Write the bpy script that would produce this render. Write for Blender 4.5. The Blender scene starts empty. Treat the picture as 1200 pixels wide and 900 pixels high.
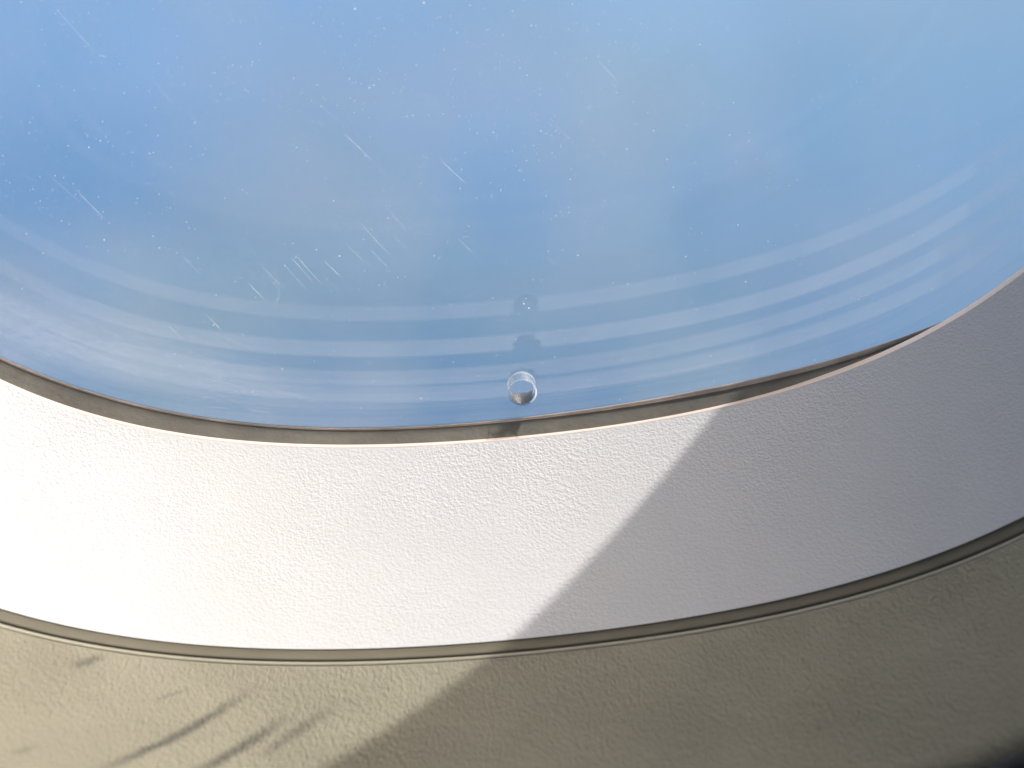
import bpy, bmesh, math, random
import numpy as np
from mathutils import Vector

# ---------------------------------------------------------------- camera
PITCH, ROLL, LENS, DIST = math.radians(27), math.radians(4.4), 54.0, 0.31
_f = np.array([0, math.cos(PITCH), -math.sin(PITCH)])
_r0 = np.array([1.0, 0, 0]); _u0 = np.cross(_r0, _f)
_r = _r0 * math.cos(ROLL) - _u0 * math.sin(ROLL)
_u = np.cross(_r, _f)


def ray(px, py):
    return _f + _r * ((px - 600) / 1200 * 36 / LENS) - _u * ((py - 450) / 1200 * 36 / LENS)


CAM = -ray(612, 460) * DIST          # the breather hole is the world origin


def at(px, py, y):
    """photo measurement -> metres on the upright plane at depth y"""
    d = ray(px, py)
    return CAM + d * ((y - CAM[1]) / d[1])


sc = bpy.context.scene
COL = sc.collection
cam_d = bpy.data.cameras.new('camera')
cam = bpy.data.objects.new('camera', cam_d)
COL.objects.link(cam)
from mathutils import Matrix
cam.matrix_world = Matrix(((_r[0], _u[0], -_f[0], CAM[0]), (_r[1], _u[1], -_f[1], CAM[1]),
                           (_r[2], _u[2], -_f[2], CAM[2]), (0, 0, 0, 1)))
cam_d.lens = LENS; cam_d.sensor_width = 36
cam_d.clip_start = 0.01; cam_d.clip_end = 100000
cam_d.dof.use_dof = True
cam_d.dof.focus_distance = DIST * 1.0
cam_d.dof.aperture_fstop = 18
sc.camera = cam

# ---------------------------------------------------------------- world and sun
EL = math.radians(50)
SH = np.array([1.0153, 1.0]); SH /= np.linalg.norm(SH)
SUN = np.array([SH[0] * math.cos(EL), SH[1] * math.cos(EL), math.sin(EL)])
world = bpy.data.worlds.new('World'); sc.world = world
world.use_nodes = True
nt = world.node_tree; N = nt.nodes; L = nt.links
for n in list(N): N.remove(n)
w_out = N.new('ShaderNodeOutputWorld')
sky = N.new('ShaderNodeTexSky'); sky.sky_type = 'NISHITA'; sky.sun_disc = False
sky.sun_elevation = EL
sky.sun_rotation = math.atan2(SUN[0], SUN[1])
sky.altitude = 0; sky.air_density = 0.75; sky.dust_density = 7.0; sky.ozone_density = 0.3
bg_sky = N.new('ShaderNodeBackground'); bg_sky.inputs[1].default_value = 0.15
L.new(sky.outputs[0], bg_sky.inputs[0])
# the earth far below seen through deep blue air, with soft cloud
tc = N.new('ShaderNodeTexCoord')
sep = N.new('ShaderNodeSeparateXYZ'); L.new(tc.outputs['Generated'], sep.inputs[0])
no = N.new('ShaderNodeTexNoise'); no.inputs['Scale'].default_value = 9.0
no.inputs['Detail'].default_value = 2.5; no.inputs['Roughness'].default_value = 0.45
mp1 = N.new('ShaderNodeMapping'); mp1.inputs['Location'].default_value = (7.3, 2.9, 1.1)
L.new(tc.outputs['Generated'], mp1.inputs[0]); L.new(mp1.outputs[0], no.inputs['Vector'])
grad = N.new('ShaderNodeValToRGB')
grad.color_ramp.elements[0].position = 0.40; grad.color_ramp.elements[1].position = 0.86
grad.color_ramp.elements[0].color = (0.064, 0.140, 0.238, 1)
grad.color_ramp.elements[1].color = (0.148, 0.284, 0.512, 1)
mr = N.new('ShaderNodeMapRange'); mr.inputs[1].default_value = -1.0; mr.inputs[2].default_value = 0.0
L.new(sep.outputs['Z'], mr.inputs[0]); L.new(mr.outputs[0], grad.inputs[0])
cr = N.new('ShaderNodeMapRange'); cr.inputs[1].default_value = 0.42; cr.inputs[2].default_value = 0.72
cr.inputs[3].default_value = 0.0; cr.inputs[4].default_value = 0.75
L.new(no.outputs[0], cr.inputs[0])
cm = N.new('ShaderNodeMix'); cm.data_type = 'RGBA'
L.new(cr.outputs[0], cm.inputs[0]); L.new(grad.outputs[0], cm.inputs[6])
cm.inputs[7].default_value = (0.180, 0.248, 0.362, 1)
bg_low = N.new('ShaderNodeBackground'); bg_low.inputs[1].default_value = 0.92
no2 = N.new('ShaderNodeTexNoise'); no2.inputs['Scale'].default_value = 4.3; no2.inputs['Detail'].default_value = 2.0
mp2 = N.new('ShaderNodeMapping'); mp2.inputs['Location'].default_value = (3.1, 1.7, 5.3)
L.new(tc.outputs['Generated'], mp2.inputs[0]); L.new(mp2.outputs[0], no2.inputs['Vector'])
cr2 = N.new('ShaderNodeMapRange'); cr2.inputs[1].default_value = 0.48; cr2.inputs[2].default_value = 0.75; cr2.inputs[4].default_value = 0.7
L.new(no2.outputs[0], cr2.inputs[0])
cm2 = N.new('ShaderNodeMix'); cm2.data_type = 'RGBA'
L.new(cr2.outputs[0], cm2.inputs[0]); L.new(cm.outputs[2], cm2.inputs[6]); cm2.inputs[7].default_value = (0.179, 0.267, 0.337, 1)
sd = N.new('ShaderNodeVectorMath'); sd.operation = 'DOT_PRODUCT'      # the air is paler towards the sun
L.new(tc.outputs['Generated'], sd.inputs[0]); sd.inputs[1].default_value = tuple(SUN)
cr3 = N.new('ShaderNodeMapRange'); cr3.interpolation_type = 'SMOOTHSTEP'
cr3.inputs[1].default_value = 0.0; cr3.inputs[2].default_value = 0.85
L.new(sd.outputs['Value'], cr3.inputs[0])
cm3 = N.new('ShaderNodeMix'); cm3.data_type = 'RGBA'
L.new(cr3.outputs[0], cm3.inputs[0]); L.new(cm2.outputs[2], cm3.inputs[6]); cm3.inputs[7].default_value = (0.215, 0.385, 0.57, 1)
L.new(cm3.outputs[2], bg_low.inputs[0])
hz = N.new('ShaderNodeMapRange'); hz.inputs[1].default_value = -0.03; hz.inputs[2].default_value = 0.03
L.new(sep.outputs['Z'], hz.inputs[0])
mx = N.new('ShaderNodeMixShader')
L.new(hz.outputs[0], mx.inputs[0]); L.new(bg_low.outputs[0], mx.inputs[1]); L.new(bg_sky.outputs[0], mx.inputs[2])
L.new(mx.outputs[0], w_out.inputs[0])

sun_d = bpy.data.lights.new('sun', 'SUN'); sun_d.energy = 2.45; sun_d.angle = math.radians(0.53)
sun_d.color = (1.0, 0.965, 0.925)
sun = bpy.data.objects.new('sun', sun_d); COL.objects.link(sun)
sun.rotation_euler = Vector(SUN).to_track_quat('Z', 'Y').to_euler()

sc.view_settings.view_transform = 'Standard'; sc.view_settings.look = 'None'
sc.view_settings.exposure = 0.75; sc.view_settings.gamma = 1.0
sc.view_settings.use_curve_mapping = False
sc.render.engine = 'CYCLES'
sc.cycles.use_denoising = True
sc.cycles.denoiser = 'OPENIMAGEDENOISE'
sc.cycles.denoising_input_passes = 'RGB_ALBEDO_NORMAL'
sc.cycles.transparent_max_bounces = 48
sc.cycles.max_bounces = 10
sc.cycles.caustics_reflective = True


# ---------------------------------------------------------------- helpers
def mat(name):
    m = bpy.data.materials.new(name); m.use_nodes = True
    nt = m.node_tree
    for n in list(nt.nodes): nt.nodes.remove(n)
    return m, nt, nt.nodes, nt.links


def node(nt, t, **kw):
    n = nt.nodes.new(t)
    for k, v in kw.items():
        if k.startswith('i'):
            n.inputs[int(k[1:])].default_value = v
        else:
            setattr(n, k, v)
    return n


def math_n(nt, op, a, b=None, c=None, clamp=False):
    n = nt.nodes.new('ShaderNodeMath'); n.operation = op; n.use_clamp = clamp
    for i, v in enumerate((a, b, c)):
        if v is None: continue
        if isinstance(v, (int, float)): n.inputs[i].default_value = v
        else: nt.links.new(v, n.inputs[i])
    return n.outputs[0]


def maprange(nt, v, a, b, c=0.0, d=1.0, smooth=True):
    n = nt.nodes.new('ShaderNodeMapRange')
    if smooth: n.interpolation_type = 'SMOOTHSTEP'
    nt.links.new(v, n.inputs[0])
    for i, x in enumerate((a, b, c, d)): n.inputs[i + 1].default_value = x
    return n.outputs[0]


def noise(nt, vec, scale, detail=2.0, rough=0.5):
    n = nt.nodes.new('ShaderNodeTexNoise')
    n.inputs['Scale'].default_value = scale; n.inputs['Detail'].default_value = detail
    n.inputs['Roughness'].default_value = rough
    nt.links.new(vec, n.inputs['Vector'])
    return n.outputs[0]


def mesh_obj(name, verts, faces, material, parent=None, smooth=True):
    me = bpy.data.meshes.new(name)
    me.from_pydata([tuple(map(float, v)) for v in verts], [], faces)
    bm = bmesh.new(); bm.from_mesh(me)
    bmesh.ops.recalc_face_normals(bm, faces=bm.faces)
    bm.to_mesh(me); bm.free()
    if smooth:
        me.polygons.foreach_set('use_smooth', [True] * len(me.polygons))
    me.materials.append(material)
    o = bpy.data.objects.new(name, me); COL.objects.link(o)
    if parent: o.parent = parent
    return o


def tag(o, label, cat):
    o['label'] = label; o['category'] = cat


def catmull(pts, n):
    """open centripetal spline through pts, n samples"""
    pts = [np.array(p, float) for p in pts]
    P = [2 * pts[0] - pts[1]] + pts + [2 * pts[-1] - pts[-2]]
    t = [0.0]
    for i in range(len(P) - 1): t.append(t[-1] + max(1e-9, np.linalg.norm(P[i + 1] - P[i])) ** 0.5)
    out = []
    for q in np.linspace(t[1], t[-2], n):
        i = min(max(int(np.searchsorted(t, q)) - 1, 1), len(P) - 3)
        a, b, c, d = P[i - 1:i + 3]; t0, t1, t2, t3 = t[i - 1:i + 3]
        A1 = (t1 - q) / (t1 - t0) * a + (q - t0) / (t1 - t0) * b
        A2 = (t2 - q) / (t2 - t1) * b + (q - t1) / (t2 - t1) * c
        A3 = (t3 - q) / (t3 - t2) * c + (q - t2) / (t3 - t2) * d
        B1 = (t2 - q) / (t2 - t0) * A1 + (q - t0) / (t2 - t0) * A2
        B2 = (t3 - q) / (t3 - t1) * A2 + (q - t1) / (t3 - t1) * A3
        out.append((t2 - q) / (t2 - t1) * B1 + (q - t1) / (t2 - t1) * B2)
    return out


class Trace:
    """lower run of a rounded window outline, measured from the photograph"""
    def __init__(self, pts, deg=5):
        p = np.array(pts, float)
        self.c = np.polyfit((p[:, 0] - 600) / 600, p[:, 1], deg)

    def __call__(self, px):
        return float(np.polyval(self.c, (px - 600) / 600))


PXS = np.linspace(-60, 1260, 220)
NS = 90


def loop(fn, y, half, top, off=0.0):
    """closed rounded-window outline at depth y: measured bottom run + sides + top"""
    low = [at(px, fn(px) + off, y) for px in PXS]
    l0, l1 = low[0], low[-1]
    h = 0.11
    def side(s, e):
        x0 = e[0]
        return [e, np.array([s * (half * 0.975), y, e[2] + 0.045]), np.array([s * half, y, h]), np.array([s * half, y, top - 0.16]),
                np.array([s * half * 0.86, y, top - 0.05])]
    R = side(1, l1); Lf = side(-1, l0)
    pts = [low[-2]] + R + [np.array([0, y, top])] + Lf[::-1] + [low[1]]
    c = catmull(pts, NS + 60)
    # drop the lead-in and lead-out runs
    i0 = min(range(len(c)), key=lambda i: np.linalg.norm(c[i] - l1))
    i1 = min(range(len(c)), key=lambda i: np.linalg.norm(c[i] - l0))
    seg = np.array(c[i0 + 1:i1])
    d = np.concatenate([[0], np.cumsum(np.linalg.norm(np.diff(seg, axis=0), axis=1))])
    rest = [np.array([np.interp(q, d, seg[:, k]) for k in range(3)]) for q in np.linspace(0, d[-1], NS)]
    return np.array(low + rest)


def loft(name, rings, material, parent=None, closed=True, sharp=None):
    n = len(rings[0]); V = np.concatenate(rings); F = []
    m = n if closed else n - 1
    for k in range(len(rings) - 1):
        for i in range(m):
            j = (i + 1) % n
            F.append((k * n + i, k * n + j, (k + 1) * n + j, (k + 1) * n + i))
    o = mesh_obj(name, V, F, material, parent)
    if sharp is not None:
        bm = bmesh.new(); bm.from_mesh(o.data)
        for e in bm.edges:
            if all(v.index // n == sharp for v in e.verts): e.smooth = False
        bm.to_mesh(o.data); bm.free()
    return o


# ---------------------------------------------------------------- measured outlines
A = Trace([(0, 417), (67, 447), (160, 472), (250, 490), (300, 496), (400, 502), (533, 497), (633, 485), (733, 473), (800, 466),
           (900, 440), (1000, 413), (1067, 392), (1133, 371), (1200, 330)])
B = Trace([(0, 447), (100, 482), (160, 500), (200, 508), (300, 520), (400, 524), (500, 520), (600, 512), (700, 502), (800, 488),
           (900, 463), (1000, 430), (1067, 401), (1133, 365), (1200, 318)])
Dc = Trace([(0, 713), (133, 743), (267, 758), (400, 762), (533, 753), (667, 743), (800, 725), (933, 698), (1067, 660), (1200, 605)])
Ec = Trace([(0, 731), (133, 760), (267, 773), (400, 777), (533, 770), (667, 759), (800, 741), (933, 716), (1067, 679), (1200, 626)])
R1 = Trace([(0, 260), (67, 293), (133, 323), (200, 342), (300, 360), (350, 367), (450, 369), (600, 358), (700, 345), (800, 330),
            (900, 305), (1000, 270), (1067, 240), (1100, 222)], 4)
R2 = Trace([(0, 312), (67, 343), (133, 370), (200, 388), (267, 400), (400, 409), (500, 408), (600, 402), (700, 388), (800, 373),
            (900, 348), (1000, 317), (1083, 274)], 4)
R3 = Trace([(0, 352), (133, 405), (267, 433), (400, 445), (500, 442), (567, 436), (667, 427), (800, 405), (900, 380), (1000, 345),
            (1100, 298)], 4)
R4 = Trace([(0, 372), (133, 421), (233, 446), (333, 460), (400, 464), (500, 462), (583, 456), (667, 446), (800, 427), (900, 406),
            (1000, 373), (1100, 327)], 4)


# ---------------------------------------------------------------- materials
def plastic(name, col, rough, gscale, bump, spec=0.4, blot=0.04, stretch=None, extra=None):
    m, nt, Nn, Ln = mat(name)
    tc = node(nt, 'ShaderNodeTexCoord')
    vec = tc.outputs['Object']
    if stretch:
        mp = node(nt, 'ShaderNodeMapping'); Ln.new(vec, mp.inputs[0])
        mp.inputs['Rotation'].default_value = stretch[0]; mp.inputs['Scale'].default_value = stretch[1]
        vec = mp.outputs[0]
    a = noise(nt, vec, gscale, 2.5, 0.55)
    vo = node(nt, 'ShaderNodeTexVoronoi'); vo.feature = 'SMOOTH_F1'; vo.inputs['Scale'].default_value = gscale * 0.62
    vo.inputs['Smoothness'].default_value = 0.8
    wob = node(nt, 'ShaderNodeMix', data_type='RGBA'); wob.inputs[0].default_value = 0.001
    Ln.new(vec, vo.inputs['Vector'])
    hgt = math_n(nt, 'ADD', math_n(nt, 'MULTIPLY', a, 0.75), math_n(nt, 'MULTIPLY', vo.outputs[0], 0.45))
    big = noise(nt, tc.outputs['Object'], 60, 3, 0.6)
    strength = maprange(nt, noise(nt, tc.outputs['Object'], 26, 2, 0.5), 0.3, 0.7, bump * 0.6, bump * 1.2)
    b = node(nt, 'ShaderNodeBump'); b.inputs['Distance'].default_value = 0.0006
    Ln.new(strength, b.inputs['Strength']); Ln.new(hgt, b.inputs['Height'])
    mixc = node(nt, 'ShaderNodeMix', data_type='RGBA')
    Ln.new(maprange(nt, big, 0.3, 0.7), mixc.inputs[0])
    mixc.inputs[6].default_value = (*[c * (1 - blot) for c in col], 1)
    mixc.inputs[7].default_value = (*col, 1)
    out_col = mixc.outputs[2]
    if extra: out_col = extra(nt, tc.outputs['Object'], out_col)
    p = node(nt, 'ShaderNodeBsdfPrincipled')
    Ln.new(out_col, p.inputs['Base Color']); p.inputs['Roughness'].default_value = rough
    p.inputs['Specular IOR Level'].default_value = spec
    Ln.new(b.outputs[0], p.inputs['Normal'])
    o = node(nt, 'ShaderNodeOutputMaterial'); Ln.new(p.outputs[0], o.inputs[0])
    return m


def dark_streaks(nt, vec, col):
    """a few soft dark streaks, laid on the sill in metres"""
    wob = noise(nt, vec, 110, 3, 0.6)
    tot = None
    for (p0, p1, wid, amt) in STREAKS:
        d = np.array(p1) - np.array(p0); ln = np.linalg.norm(d); d = d / ln
        sub = node(nt, 'ShaderNodeVectorMath', operation='SUBTRACT'); nt.links.new(vec, sub.inputs[0]); sub.inputs[1].default_value = tuple(p0)
        dot = node(nt, 'ShaderNodeVectorMath', operation='DOT_PRODUCT'); nt.links.new(sub.outputs[0], dot.inputs[0]); dot.inputs[1].default_value = tuple(d)
        t = math_n(nt, 'DIVIDE', dot.outputs['Value'], float(ln))
        n2 = np.array([-d[1], d[0], 0])
        dp = node(nt, 'ShaderNodeVectorMath', operation='DOT_PRODUCT'); nt.links.new(sub.outputs[0], dp.inputs[0]); dp.inputs[1].default_value = tuple(n2)
        dist = math_n(nt, 'ABSOLUTE', math_n(nt, 'ADD', dp.outputs['Value'], math_n(nt, 'MULTIPLY_ADD', wob, 0.0028, -0.0014)))
        m = math_n(nt, 'SUBTRACT', 1.0, maprange(nt, dist, 0.0, wid))
        e = math_n(nt, 'MULTIPLY', maprange(nt, t, -0.1, 0.35), math_n(nt, 'SUBTRACT', 1.0, maprange(nt, t, 0.6, 1.1)))
        v = math_n(nt, 'MULTIPLY', math_n(nt, 'MULTIPLY', m, e), amt)
        tot = v if tot is None else math_n(nt, 'MAXIMUM', tot, v)
    mixc = node(nt, 'ShaderNodeMix', data_type='RGBA')
    nt.links.new(tot, mixc.inputs[0]); nt.links.new(col, mixc.inputs[6]); mixc.inputs[7].default_value = (0.06, 0.055, 0.045, 1)
    return mixc.outputs[2]


Y_D, Y_E, Y_F = -0.050, -0.0535, -0.0825
YO, XE = 0.100, 0.1525


def sill_y(off): return Y_E + (Y_F - Y_E) * off / 130.0


def sill_at(px, py): return at(px, py, sill_y(py - Ec(px)))


STREAKS = []  # soft dark streaks across the sill
for (a, b, wid, amt) in [((105, 905), (300, 806), 0.0017, 0.8), ((210, 915), (345, 838), 0.0020, 0.75), ((300, 890), (395, 826), 0.002, 0.5),
                         ((80, 780), (125, 768), 0.0015, 0.6), ((180, 822), (225, 806), 0.0009, 0.35), ((10, 882), (45, 874), 0.0012, 0.35)]:
    p, q = sill_at(*a), sill_at(*b)
    STREAKS.append(((p[0], p[1], 0), (q[0], q[1], 0), wid, amt))

M_white = plastic('white_grained_plastic', (0.77, 0.765, 0.755), 0.48, 2200, 0.33, 0.40, 0.03)
M_beige = plastic('beige_grained_plastic', (0.295, 0.275, 0.195), 0.55, 1400, 1.0, 0.3, 0.12, ((0, 0, math.radians(35)), (1.5, 0.8, 1.0)), dark_streaks)
M_bead = plastic('beige_smooth_plastic', (0.35, 0.325, 0.235), 0.35, 400, 0.06, 0.5, 0.05)
M_lip = plastic('cream_lip_plastic', (0.92, 0.79, 0.70), 0.3, 500, 0.05, 0.8, 0.05)
M_seal = plastic('olive_rubber', (0.155, 0.138, 0.09), 0.6, 500, 0.12, 0.3, 0.1)
M_gasket = plastic('grey_rubber', (0.225, 0.215, 0.18), 0.6, 900, 0.25, 0.3, 0.25)
M_brown = plastic('tan_sealant', (0.72, 0.60, 0.50), 0.55, 900, 0.35, 0.4, 0.45)
M_black = plastic('black_vinyl', (0.006, 0.006, 0.006), 0.5, 500, 0.2, 0.3, 0.1)
M_wall = plastic('primer_paint', (0.8, 0.8, 0.78), 0.7, 200, 0.05, 0.2, 0.05)


def film(name, colour, dens_fn, translucent=0.6, gloss=0.0):
    """a thin clear film carrying dust: transparent where clean"""
    m, nt, Nn, Ln = mat(name)
    tc = node(nt, 'ShaderNodeTexCoord')
    d = node(nt, 'ShaderNodeBsdfDiffuse'); d.inputs[0].default_value = (*colour, 1)
    t = node(nt, 'ShaderNodeBsdfTranslucent'); t.inputs[0].default_value = (*colour, 1)
    mxx = node(nt, 'ShaderNodeMixShader'); mxx.inputs[0].default_value = translucent
    Ln.new(d.outputs[0], mxx.inputs[1]); Ln.new(t.outputs[0], mxx.inputs[2])
    tr = node(nt, 'ShaderNodeBsdfTransparent')
    mm = node(nt, 'ShaderNodeMixShader')
    Ln.new(dens_fn(nt, tc.outputs['Object']), mm.inputs[0]); Ln.new(tr.outputs[0], mm.inputs[1]); Ln.new(mxx.outputs[0], mm.inputs[2])
    last = mm.outputs[0]
    if gloss:
        g = node(nt, 'ShaderNodeBsdfGlossy'); g.inputs['Roughness'].default_value = 0.02
        ge = node(nt, 'ShaderNodeNewGeometry')
        dt = node(nt, 'ShaderNodeVectorMath', operation='DOT_PRODUCT')
        Ln.new(ge.outputs['Normal'], dt.inputs[0]); Ln.new(ge.outputs['Incoming'], dt.inputs[1])
        c1 = math_n(nt, 'SUBTRACT', 1.0, math_n(nt, 'ABSOLUTE', dt.outputs['Value']), clamp=True)
        fr = math_n(nt, 'MULTIPLY_ADD', math_n(nt, 'POWER', c1, 5.0), 0.96, 0.04)     # Fresnel reflectance of acrylic
        m2 = node(nt, 'ShaderNodeMixShader')
        Ln.new(math_n(nt, 'MULTIPLY', fr, gloss), m2.inputs[0]); Ln.new(last, m2.inputs[1]); Ln.new(g.outputs[0], m2.inputs[2])
        last = m2.outputs[0]
    o = node(nt, 'ShaderNodeOutputMaterial'); Ln.new(last, o.inputs[0])
    return m


SM = at(60, 410, 0)


def pane_dust(nt, vec):
    base = maprange(nt, noise(nt, vec, 35, 3, 0.55), 0.3, 0.75, 0.004, 0.022)
    sep = node(nt, 'ShaderNodeSeparateXYZ'); nt.links.new(vec, sep.inputs[0])
    # rubbed, smeared dust low on the left
    mp = node(nt, 'ShaderNodeMapping'); nt.links.new(vec, mp.inputs[0])
    mp.inputs['Rotation'].default_value = (0, math.radians(-20), 0); mp.inputs['Scale'].default_value = (0.2, 1, 1.5)
    st = maprange(nt, noise(nt, mp.outputs[0], 1100, 4, 0.7), 0.40, 0.75)
    dx = math_n(nt, 'DIVIDE', math_n(nt, 'SUBTRACT', sep.outputs['X'], float(SM[0]) - 0.012), 0.056)
    zz = math_n(nt, 'SUBTRACT', sep.outputs['Z'], math_n(nt, 'MULTIPLY_ADD', math_n(nt, 'SUBTRACT', sep.outputs['X'], float(SM[0])), -0.32, float(SM[2]) + 0.002))
    dz = math_n(nt, 'DIVIDE', zz, 0.0105)
    r2 = math_n(nt, 'ADD', math_n(nt, 'MULTIPLY', dx, dx), math_n(nt, 'MULTIPLY', dz, dz))
    msk = math_n(nt, 'SUBTRACT', 1.0, maprange(nt, r2, 0.15, 1.1))
    sm = math_n(nt, 'MULTIPLY', msk, math_n(nt, 'MULTIPLY_ADD', st, 0.065, 0.042))
    return math_n(nt, 'ADD', base, sm)


def clear_dust(nt, vec):
    return maprange(nt, noise(nt, vec, 20, 2, 0.5), 0.3, 0.7, 0.0, 0.012)


def reflection_density(amt, fade_r, fade_l):
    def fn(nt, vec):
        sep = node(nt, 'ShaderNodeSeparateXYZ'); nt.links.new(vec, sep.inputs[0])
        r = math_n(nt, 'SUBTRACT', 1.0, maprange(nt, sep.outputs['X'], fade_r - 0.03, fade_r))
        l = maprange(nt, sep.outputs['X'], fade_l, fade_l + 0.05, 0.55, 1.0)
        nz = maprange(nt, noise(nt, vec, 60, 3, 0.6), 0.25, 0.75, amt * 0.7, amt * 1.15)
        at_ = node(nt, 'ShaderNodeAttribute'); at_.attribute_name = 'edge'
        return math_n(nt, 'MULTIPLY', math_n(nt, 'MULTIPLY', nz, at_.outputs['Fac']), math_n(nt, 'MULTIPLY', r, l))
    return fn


def attr_density(nt, vec):
    at_ = node(nt, 'ShaderNodeAttribute'); at_.attribute_name = 'edge'
    return at_.outputs['Fac']


M_pane = film('clear_acrylic_inner', (0.85, 0.86, 0.9), pane_dust, 0.7, 0.7)
M_pane2 = film('clear_acrylic_middle', (0.85, 0.86, 0.9), clear_dust, 0.7, 0.35)
M_mark = film('pale_scratch', (0.95, 0.95, 0.95), attr_density, 0.75)

# ---------------------------------------------------------------- the window surround (reveal)
y_b = -0.006


def reveal_ring(t, push=0.0):
    y = y_b + (Y_D - y_b) * t
    fn = lambda px: B(px) + (Dc(px) - B(px)) * (t + 0.0)
    k = loop(fn, y, 0.132 + 0.036 * t, 0.405 + 0.03 * t)
    if push:
        c = np.array([0, y, 0.15])
        k = k + np.array([0, 1, 0]) * push
    return k


def shift(rg, dy, out):
    """move a loop along y and outwards from the window centre (metres)"""
    n = len(rg)
    tan = np.roll(rg, -1, 0) - np.roll(rg, 1, 0)
    nx = np.stack([tan[:, 2], 0 * tan[:, 0], -tan[:, 0]], 1)
    nx /= np.linalg.norm(nx, axis=1)[:, None] + 1e-12
    c = rg.mean(0)
    if ((rg - c) * nx).sum() < 0: nx = -nx
    return rg + nx * out + np.array([0, dy, 0])


b0 = reveal_ring(0.0); d0 = reveal_ring(1.0)
surround = bpy.data.objects.new('window_surround', None); COL.objects.link(surround)
tag(surround, 'white grained plastic window surround, sunlit on the left and shaded on the right', 'window surround')
rings = [shift(reveal_ring(t), 0, 0) for t in (0.006, 0.02, 0.05, 0.12, 0.25, 0.4, 0.55, 0.7, 0.82, 0.92, 0.975, 1.0)]
rings += [shift(d0, 0.0040, 0.0003)]
loft('reveal', rings, M_white, surround, sharp=len(rings) - 2)
# rounded lip along the inner edge
lip = []
for k in range(9):
    a = math.pi * (0.06 + 1.02 * k / 8)
    lip.append(shift(b0, -0.0004 * math.cos(a) * -1 - 0.0001, 0.0006 - 0.00055 * math.sin(a)))
lip.append(shift(b0, 0.0035, 0.0012))
loft('lip', lip, M_lip, surround)

# ---------------------------------------------------------------- rubber seal in the seam
e0 = loop(Ec, Y_E, 0.172, 0.441)
mid = (d0 + e0) / 2
seal = loft('seam_seal', [shift(d0, 0.0020, 0.0), shift(d0, 0.0003, 0.0001), shift(d0 * 0.7 + e0 * 0.3, 0.0005, 0.0002), shift(mid, 0.0005, 0.0002), shift(d0 * 0.25 + e0 * 0.75, 0.0004, 0.0001), shift(e0, 0.0002, 0.0), shift(e0, 0.0030, 0.0012)], M_seal)
tag(seal, 'dark olive rubber seal in the curved seam between white surround and beige sill', 'seal')

# ---------------------------------------------------------------- beige sill panel
panel = bpy.data.objects.new('sidewall_panel', None); COL.objects.link(panel)
tag(panel, 'beige grained sidewall panel below the white surround with dark streaks', 'wall panel')


def sill_ring(off, push=0.0):
    return loop(lambda px: Ec(px) + off, sill_y(off), 0.172 + off * 0.00014, 0.441 + off * 0.00014) + np.array([0, 0, 1]) * push


pr = [sill_ring(3.0) - np.array([0, 0, 0.0002])] + [sill_ring(o) for o in (4.6, 7, 10, 16, 28, 45, 65, 90, 120, 150, 180, 215, 250)]
f1 = pr[-1]
pr += [shift(f1, -0.001, 0.003), shift(f1, -0.001, 0.05)]
loft('panel_face', pr, M_beige, panel)
bd = []
for k in range(8):
    a = math.pi * k / 7
    o = 2.0 - 2.0 * math.cos(a)
    bd.append(sill_ring(o) + np.array([0, -0.35, 0.94]) * 0.00016 * math.sin(a))
bd.insert(0, shift(e0, 0.003, 0.0006))
loft('edge_bead', bd, M_bead, panel)

# ---------------------------------------------------------------- window panes
window = bpy.data.objects.new('cabin_window', None); COL.objects.link(window)
tag(window, 'scratched clear acrylic cabin window with small breather hole and faint curved reflection bands', 'window')

T = 0.0036      # thickness of the inner pane
HR = 0.00268    # breather hole radius


def pane(name, y0, y1, outline, hole, m):
    """slab with an optional round hole, triangulated with bmesh"""
    me = bpy.data.meshes.new(name); bm = bmesh.new()
    loops = []
    for y in (y0, y1):
        es = []
        vs = [bm.verts.new((p[0], y, p[2])) for p in outline]
        es += [bm.edges.new((vs[i], vs[(i + 1) % len(vs)])) for i in range(len(vs))]
        hv = []
        if hole:
            hv = [bm.verts.new((hole[0] + hole[2] * math.cos(q), y, hole[1] + hole[2] * math.sin(q))) for q in np.linspace(0, 2 * math.pi, 65)[:-1]]
            es += [bm.edges.new((hv[i], hv[(i + 1) % 64])) for i in range(64)]
        bmesh.ops.triangle_fill(bm, use_beauty=True, use_dissolve=False, edges=es)
        loops.append((vs, hv))
    va, vb = loops[0][0], loops[1][0]
    for i in range(len(va)):
        j = (i + 1) % len(va); bm.faces.new((va[i], va[j], vb[j], vb[i]))
    bmesh.ops.recalc_face_normals(bm, faces=bm.faces)
    bm.to_mesh(me); bm.free(); me.materials.append(m)
    o = bpy.data.objects.new(name, me); COL.objects.link(o); o.parent = window
    return o


glass_loop = loop(A, 0.0, 0.130, 0.40)
pane_out = shift(glass_loop, 0, 0.004)
inner = pane('inner_pane', 0.0, T, pane_out, (0, 0, HR), M_pane)

# breather hole: bright refraction painted pale on the wall above, darker film below, pale chamfers
NH = 96
V, F, E, MI = [], [], [], []


def hole_band(y0, r0, y1, r1, dens, sel):
    i0 = len(V)
    for i in range(NH + 1):
        q = 2 * math.pi * i / NH
        for y, r in ((y0, r0), (y1, r1)):
            V.append((r * math.cos(q), y, r * math.sin(q))); E.append(dens(math.degrees(q) % 360))
    for i in range(NH):
        F.append((i0 + 2 * i, i0 + 2 * i + 1, i0 + 2 * i + 3, i0 + 2 * i + 2)); MI.append(sel(math.degrees(2 * math.pi * (i + .5) / NH)))


def bump_at(q, c, w):
    d = abs((q - c + 180) % 360 - 180)
    return max(0.0, 1 - (d / w) ** 2)


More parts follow.
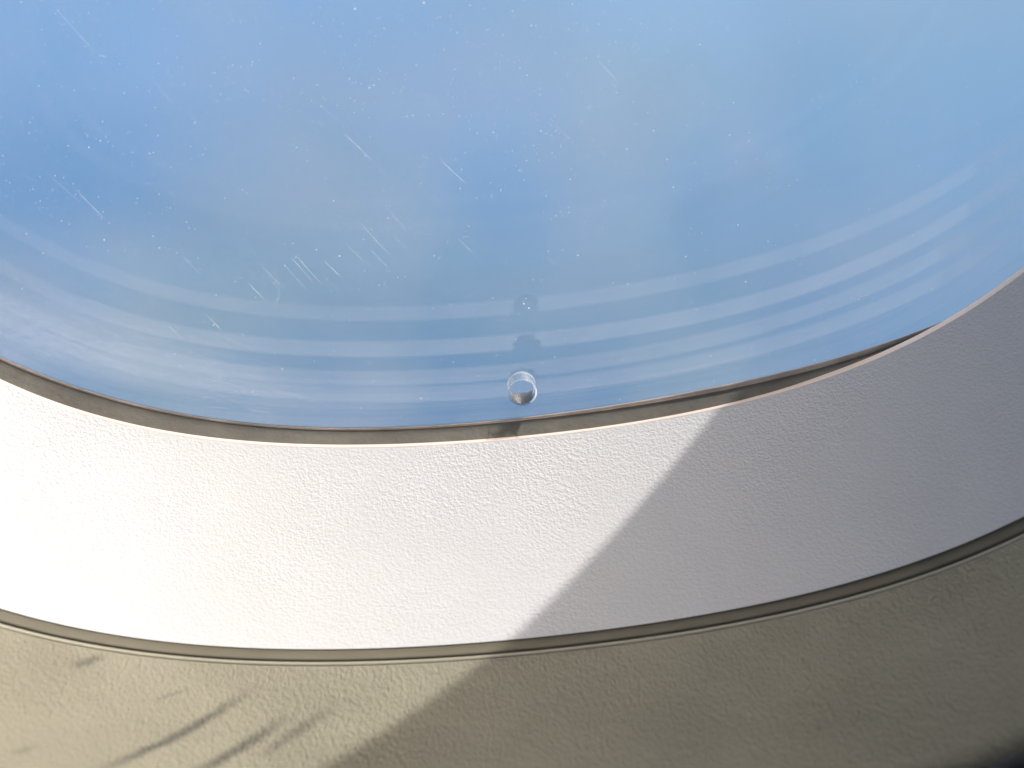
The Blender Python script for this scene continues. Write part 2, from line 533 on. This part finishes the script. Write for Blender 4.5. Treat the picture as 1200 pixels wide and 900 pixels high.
wall_d = lambda q: max(0.12, 0.35 * bump_at(q, 5, 50), 0.6 * bump_at(q, 150, 30), 0.75 * bump_at(q, 275, 55), 0.3 * bump_at(q, 60, 40))
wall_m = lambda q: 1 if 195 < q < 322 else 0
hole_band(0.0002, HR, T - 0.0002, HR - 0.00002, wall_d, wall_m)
# grey film thickening inwards along the bottom of the hole
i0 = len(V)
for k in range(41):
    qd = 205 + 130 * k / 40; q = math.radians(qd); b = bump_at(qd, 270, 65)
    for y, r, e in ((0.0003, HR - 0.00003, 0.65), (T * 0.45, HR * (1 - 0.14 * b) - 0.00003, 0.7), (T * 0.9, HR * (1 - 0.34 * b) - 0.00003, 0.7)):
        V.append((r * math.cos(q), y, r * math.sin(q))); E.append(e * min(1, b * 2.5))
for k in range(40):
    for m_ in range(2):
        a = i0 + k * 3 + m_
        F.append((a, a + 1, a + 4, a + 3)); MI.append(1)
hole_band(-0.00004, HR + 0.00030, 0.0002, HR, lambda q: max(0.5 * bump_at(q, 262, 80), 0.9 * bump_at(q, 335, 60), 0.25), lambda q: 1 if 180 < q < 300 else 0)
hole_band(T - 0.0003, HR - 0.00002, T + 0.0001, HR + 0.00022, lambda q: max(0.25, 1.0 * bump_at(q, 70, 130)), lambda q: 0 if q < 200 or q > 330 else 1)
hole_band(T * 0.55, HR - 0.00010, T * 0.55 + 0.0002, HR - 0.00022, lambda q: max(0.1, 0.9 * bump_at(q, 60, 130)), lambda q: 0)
me = bpy.data.meshes.new('breather_hole'); me.from_pydata(V, [], F)
att = me.attributes.new('edge', 'FLOAT', 'POINT'); att.data.foreach_set('value', E)
me.materials.append(film('pale_hole_glint', (0.88, 0.92, 0.97), attr_density, 0.6, 0.8))
me.materials.append(film('grey_hole_film', (0.10, 0.092, 0.088), attr_density, 0.35, 0.8))
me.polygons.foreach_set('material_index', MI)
hole_o = bpy.data.objects.new('breather_hole', me); COL.objects.link(hole_o); hole_o.parent = inner


def reflection_strip(name, fn, y, halfpx, dens, parent, notch=None, soft=1.6):
    """reflection of the lit rim painted along a pane: a thin band with soft borders"""
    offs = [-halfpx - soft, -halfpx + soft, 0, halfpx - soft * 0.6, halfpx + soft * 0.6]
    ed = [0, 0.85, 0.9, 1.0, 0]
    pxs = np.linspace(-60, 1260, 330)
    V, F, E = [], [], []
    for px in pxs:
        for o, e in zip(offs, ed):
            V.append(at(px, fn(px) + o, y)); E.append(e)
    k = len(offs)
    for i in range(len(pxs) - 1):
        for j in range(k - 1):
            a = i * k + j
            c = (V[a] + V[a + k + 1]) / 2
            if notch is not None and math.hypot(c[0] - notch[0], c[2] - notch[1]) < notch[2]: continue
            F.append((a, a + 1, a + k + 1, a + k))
    m = film(name + '_film', (0.85, 0.86, 0.9), dens, 0.6)
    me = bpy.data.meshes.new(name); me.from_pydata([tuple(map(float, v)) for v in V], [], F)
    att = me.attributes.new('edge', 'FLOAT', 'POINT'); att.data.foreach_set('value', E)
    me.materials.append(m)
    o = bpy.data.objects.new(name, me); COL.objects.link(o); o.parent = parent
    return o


def rrect(x, z0, z1, r, y, n=12):
    out = []
    for (cx, cz, a0) in ((x - r, z0 + r, -90), (x - r, z1 - r, 0), (-x + r, z1 - r, 90), (-x + r, z0 + r, 180)):
        for i in range(n + 1):
            q = math.radians(a0 + 90 * i / n); out.append([cx + r * math.cos(q), y, cz + r * math.sin(q)])
    return np.array(out)


middle = pane('middle_pane', 0.0550, 0.0565, rrect(0.156, -0.09, 0.45, 0.055, 0), None, M_pane2)
outer = pane('outer_pane', 0.0640, 0.0655, rrect(0.158, -0.1, 0.455, 0.055, 0), None, M_pane2)
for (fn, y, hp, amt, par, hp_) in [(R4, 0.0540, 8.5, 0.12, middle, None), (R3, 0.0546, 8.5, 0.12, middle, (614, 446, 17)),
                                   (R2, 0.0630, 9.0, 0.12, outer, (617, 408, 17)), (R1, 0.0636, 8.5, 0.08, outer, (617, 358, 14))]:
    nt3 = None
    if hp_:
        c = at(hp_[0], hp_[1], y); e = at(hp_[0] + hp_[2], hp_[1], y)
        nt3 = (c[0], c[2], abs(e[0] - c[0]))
    reflection_strip('reflection_band', fn, y, hp, reflection_density(amt, at(1310, 300, y)[0], at(0, 300, y)[0]), par, nt3)  # rim reflection put in as a pale strip on the rear pane
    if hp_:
        # reflection of the breather hole, painted as a faint grey arc
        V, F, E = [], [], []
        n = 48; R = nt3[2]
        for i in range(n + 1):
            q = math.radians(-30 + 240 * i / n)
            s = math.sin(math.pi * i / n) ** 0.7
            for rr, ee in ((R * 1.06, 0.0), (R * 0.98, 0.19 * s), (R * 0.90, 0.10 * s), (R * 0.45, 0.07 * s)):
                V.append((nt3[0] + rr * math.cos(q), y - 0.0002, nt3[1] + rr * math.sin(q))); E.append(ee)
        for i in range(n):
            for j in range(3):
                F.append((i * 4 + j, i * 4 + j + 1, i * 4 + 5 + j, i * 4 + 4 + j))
        me = bpy.data.meshes.new('hole_reflection'); me.from_pydata([tuple(map(float, v)) for v in V], [], F)
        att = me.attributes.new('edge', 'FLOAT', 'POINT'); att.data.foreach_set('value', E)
        if 'M_hole_refl' not in globals():
            M_hole_refl = film('grey_hole_reflection', (0.16, 0.2, 0.28), attr_density, 0.4)
        me.materials.append(M_hole_refl)
        o = bpy.data.objects.new('hole_reflection', me); COL.objects.link(o); o.parent = par

# gasket between pane edge and lip, with a tan line of sealant at the glass
g_in = glass_loop
b_out = shift(b0, 0.0045, 0.0010)
gk = [shift(g_in, -0.0003, -0.0002), shift(g_in, -0.0006, 0.0004)]
for t in (0.25, 0.5, 0.75):
    gk.append(shift(g_in, -0.0006, 0.0004) * (1 - t) + shift(b0, 0.0010, 0.0022) * t)
gk.append(shift(b0, 0.0010, 0.0022))
loft('gasket', gk, M_gasket, window)
sl = []
wide = np.concatenate([np.interp(PXS, [-60, 300, 600, 850, 1100, 1260], [0.8, 0.7, 0.8, 1.4, 1.6, 1.4]), np.full(NS, 1.2)])[:, None]
for k in range(7):
    a = math.pi * k / 6
    base = shift(g_in, -0.0003, 0.0002)
    sl.append(base + (shift(g_in, -0.0003 - 0.00035 * math.sin(a), 0.0002 - 0.00045 * math.cos(a)) - base) * wide)
loft('sealant_line', sl, M_brown, window)

# ---------------------------------------------------------------- scratches and dust on the inner pane
random.seed(7)


def scratches():
    V, F, E = [], [], []
    def line(x0, y0, x1, y1, w, amt):
        p, q = at(x0, y0, -0.00006), at(x1, y1, -0.00006)
        d = q - p; ln = np.linalg.norm(d); d = d / ln
        nrm = np.array([-d[2], 0, d[0]])
        n = 8; i0 = len(V)
        bend = nrm * ln * random.uniform(-0.012, 0.012)
        for i in range(n + 1):
            t = i / n
            c = p + d * ln * t + bend * 4 * t * (1 - t)
            a = amt * 0.72 * min(1, (1 - t) * 5 + .05, t * 5 + .05) * random.uniform(.5, 1.1)
            for s, k in ((-1, 0.0), (0, 1.0), (1, 0.0)):
                V.append(c + nrm * s * w); E.append(a * k)
        for i in range(n):
            for j in range(2):
                a = i0 + i * 3 + j
                F.append((a, a + 1, a + 4, a + 3))
    w = 0.000125
    main = [(62, 5, 115, 65, .5), (55, 203, 95, 238, .3), (85, 218, 124, 258, .5), (370, 118, 400, 145, .25), (402, 155, 438, 190, .6),
            (515, 186, 550, 218, .55), (700, 70, 725, 98, .35), (650, 145, 675, 170, .3), (340, 300, 368, 332, .55), (345, 297, 378, 334, .7),
            (378, 304, 400, 325, .5), (420, 258, 460, 302, .6), (434, 292, 457, 316, .45), (405, 285, 428, 308, .35), (288, 328, 314, 355, .6),
            (300, 305, 334, 340, .3), (535, 278, 556, 298, .5), (241, 368, 260, 388, .55), (196, 380, 214, 398, .45), (212, 298, 235, 322, .35),
            (322, 315, 328, 348, .25), (330, 307, 360, 340, .35), (450, 240, 480, 275, .25), (260, 0, 275, 25, .2), (905, 5, 945, 45, .2),
            (180, 95, 205, 125, .2), (220, 130, 240, 155, .15), (640, 300, 652, 312, .3), (322, 356, 328, 346, .5), (236, 476, 270, 479, .45), (292, 480, 318, 484, .45)]
    for (a, b, c, d, m) in main: line(a, b, c, d, w * random.uniform(.8, 1.2), m)
    for _ in range(70):
        x, y = random.uniform(-20, 700), random.uniform(0, 400)
        ln = random.uniform(12, 50); an = math.radians(random.gauss(47, 3) if random.random() < .7 else random.uniform(0, 180))
        line(x, y, x + ln * math.cos(an), y + ln * math.sin(an), w * .8, random.uniform(.04, .16))
    for _ in range(14):
        cx, cy = random.choice([(350, 320), (440, 290), (310, 335), (60, 400)])
        x, y = random.gauss(cx, 30), random.gauss(cy, 18)
        ln = random.uniform(15, 45); an = math.radians(random.gauss(47, 2))
        line(x, y, x + ln * math.cos(an), y + ln * math.sin(an), w * .8, random.uniform(.1, .3))
    for _ in range(90):     # fine rubbing low on the left
        x = random.uniform(-10, 330); y = 375 + x * 0.21 + random.gauss(0, 22)
        ln = random.uniform(20, 90); an = math.radians(random.gauss(20, 4))
        if y + ln * .34 > A(x + ln) - 6: continue
        line(x, y, x + ln * math.cos(an), y + ln * math.sin(an), w * .8, random.uniform(.05, .22))
    for _ in range(60):     # short hooked hairs
        x, y = random.uniform(0, 1200), random.uniform(0, 470)
        if y > A(x) - 10: continue
        an = random.uniform(0, 6.28); ln = random.uniform(3, 9)
        line(x, y, x + ln * math.cos(an), y + ln * math.sin(an), w * .9, random.uniform(.15, .5))
    me = bpy.data.meshes.new('scratch'); me.from_pydata([tuple(map(float, v)) for v in V], [], F)
    att = me.attributes.new('edge', 'FLOAT', 'POINT'); att.data.foreach_set('value', E)
    me.materials.append(M_mark)
    o = bpy.data.objects.new('scratch', me); COL.objects.link(o); o.parent = inner; o['kind'] = 'stuff'


def dust():
    V, F, E = [], [], []
    def speck(x, y, r, a):
        c = at(x, y, -0.0001); i0 = len(V); n = 6
        V.append(c); E.append(a)
        ph = random.uniform(0, 6)
        for i in range(n):
            q = ph + 6.2832 * i / n; rr = r * random.uniform(.6, 1.3)
            V.append(c + np.array([rr * math.cos(q), 0.00005, rr * math.sin(q)])); E.append(a * .35)
        for i in range(n): F.append((i0, i0 + 1 + i, i0 + 1 + (i + 1) % n))
    for _ in range(4200):
        x = random.uniform(-20, 1220); y = random.uniform(-10, 500)
        if y > A(min(max(x, 0), 1200)) - 4: continue
        big = random.random()
        if big > .992: speck(x, y, random.uniform(.00013, .00022), random.uniform(.45, .9))
        elif big > .85: speck(x, y, random.uniform(.00010, .00018), random.uniform(.35, .8))
        else: speck(x, y, random.uniform(.00008, .00013), random.uniform(.2, .6))
    for _ in range(24):     # little clusters
        cx, cy = random.uniform(20, 1180), random.uniform(20, 400)
        for _ in range(random.randint(5, 12)):
            x, y = random.gauss(cx, 12), random.gauss(cy, 8)
            if y < A(min(max(x, 0), 1200)) - 4: speck(x, y, random.uniform(.00007, .00014), random.uniform(.3, .8))
    for _ in range(1500):   # denser grit near the lower edge
        x = random.uniform(-20, 1200); y = A(min(max(x, 0), 1200)) - 3 - abs(random.gauss(0, 32))
        speck(x, y, random.uniform(.00006, .00011), random.uniform(.08, .3))
    for (x, y, r) in [(614, 356, .0002), (620, 361, .00022), (1092, 339, .0002), (766, 153, .0002), (250, 381, .00019), (900, 283, .0002), (122, 281, .00019),
                      (398, 300, .0002), (497, 3, .0002), (874, 330, .0002)]:
        speck(x, y, r, 1.0)
    me = bpy.data.meshes.new('dust'); me.from_pydata([tuple(map(float, v)) for v in V], [], F)
    att = me.attributes.new('edge', 'FLOAT', 'POINT'); att.data.foreach_set('value', E)
    me.materials.append(M_mark)
    o = bpy.data.objects.new('dust', me); COL.objects.link(o); o.parent = inner; o['kind'] = 'stuff'


scratches(); dust()

# ---------------------------------------------------------------- fuselage outer wall (its opening bounds the sunlight)
CABIN_DEPTH = 1.5


ow = loft('outer_wall', [rrect(0.9, -0.8, 1.2, .05, YO), rrect(XE, -0.105, 0.46, 0.055, YO), rrect(XE, -0.105, 0.46, 0.055, YO + 0.006),
                         rrect(0.9, -0.8, 1.2, .05, YO + .006)], M_wall)
ow['kind'] = 'structure'

# the cabin round the camera: side wall, ceiling, floor and ends, far side left open to let sky fill in
M_cabin = plastic('cabin_lining', (0.42, 0.40, 0.36), 0.7, 200, 0.05, 0.2, 0.05)
YW, YB = -0.1105, -CABIN_DEPTH
inner_l = rrect(0.235, -0.07, 0.50, 0.10, YW)
outer_l = rrect(1.6, -1.1, 0.75, 0.12, YW)
back_l = outer_l.copy(); back_l[:, 1] = YB
cb = loft('cabin', [inner_l, outer_l, back_l], M_cabin)
cb['kind'] = 'structure'

# ---------------------------------------------------------------- black padded edge in the lower right corner
c0, c1, c2 = at(1140, 918, -0.118), at(1175, 900, -0.118), at(1215, 881, -0.118)
edge_pts = catmull([at(1030, 975, -0.118), at(1100, 938, -0.118), c0, c1, c2, at(1280, 858, -0.118)], 24)
rg = []
for p, q in zip(edge_pts, edge_pts[1:] + [edge_pts[-1] * 2 - edge_pts[-2]]):
    t = (q - p) / np.linalg.norm(q - p)
    up = np.array([-t[2], 0, t[0]]); c = p - up * 0.004
    rg.append(np.array([c + up * 0.004 * math.cos(a) + np.array([0, 1, 0]) * 0.004 * math.sin(a) for a in np.linspace(0, 2 * math.pi, 17)[:-1]]))
n0 = len(rg[0]); Vv = np.concatenate(rg); Ff = []
for k in range(len(rg) - 1):
    for i in range(n0):
        j = (i + 1) % n0; Ff.append((k * n0 + i, k * n0 + j, (k + 1) * n0 + j, (k + 1) * n0 + i))
Ff.append(tuple(range(n0))); Ff.append(tuple(range((len(rg) - 1) * n0, len(rg) * n0)))
pad = mesh_obj('padded_edge', Vv, Ff, M_black)
tag(pad, 'black padded edge just showing in the bottom right corner below the beige panel', 'padding')
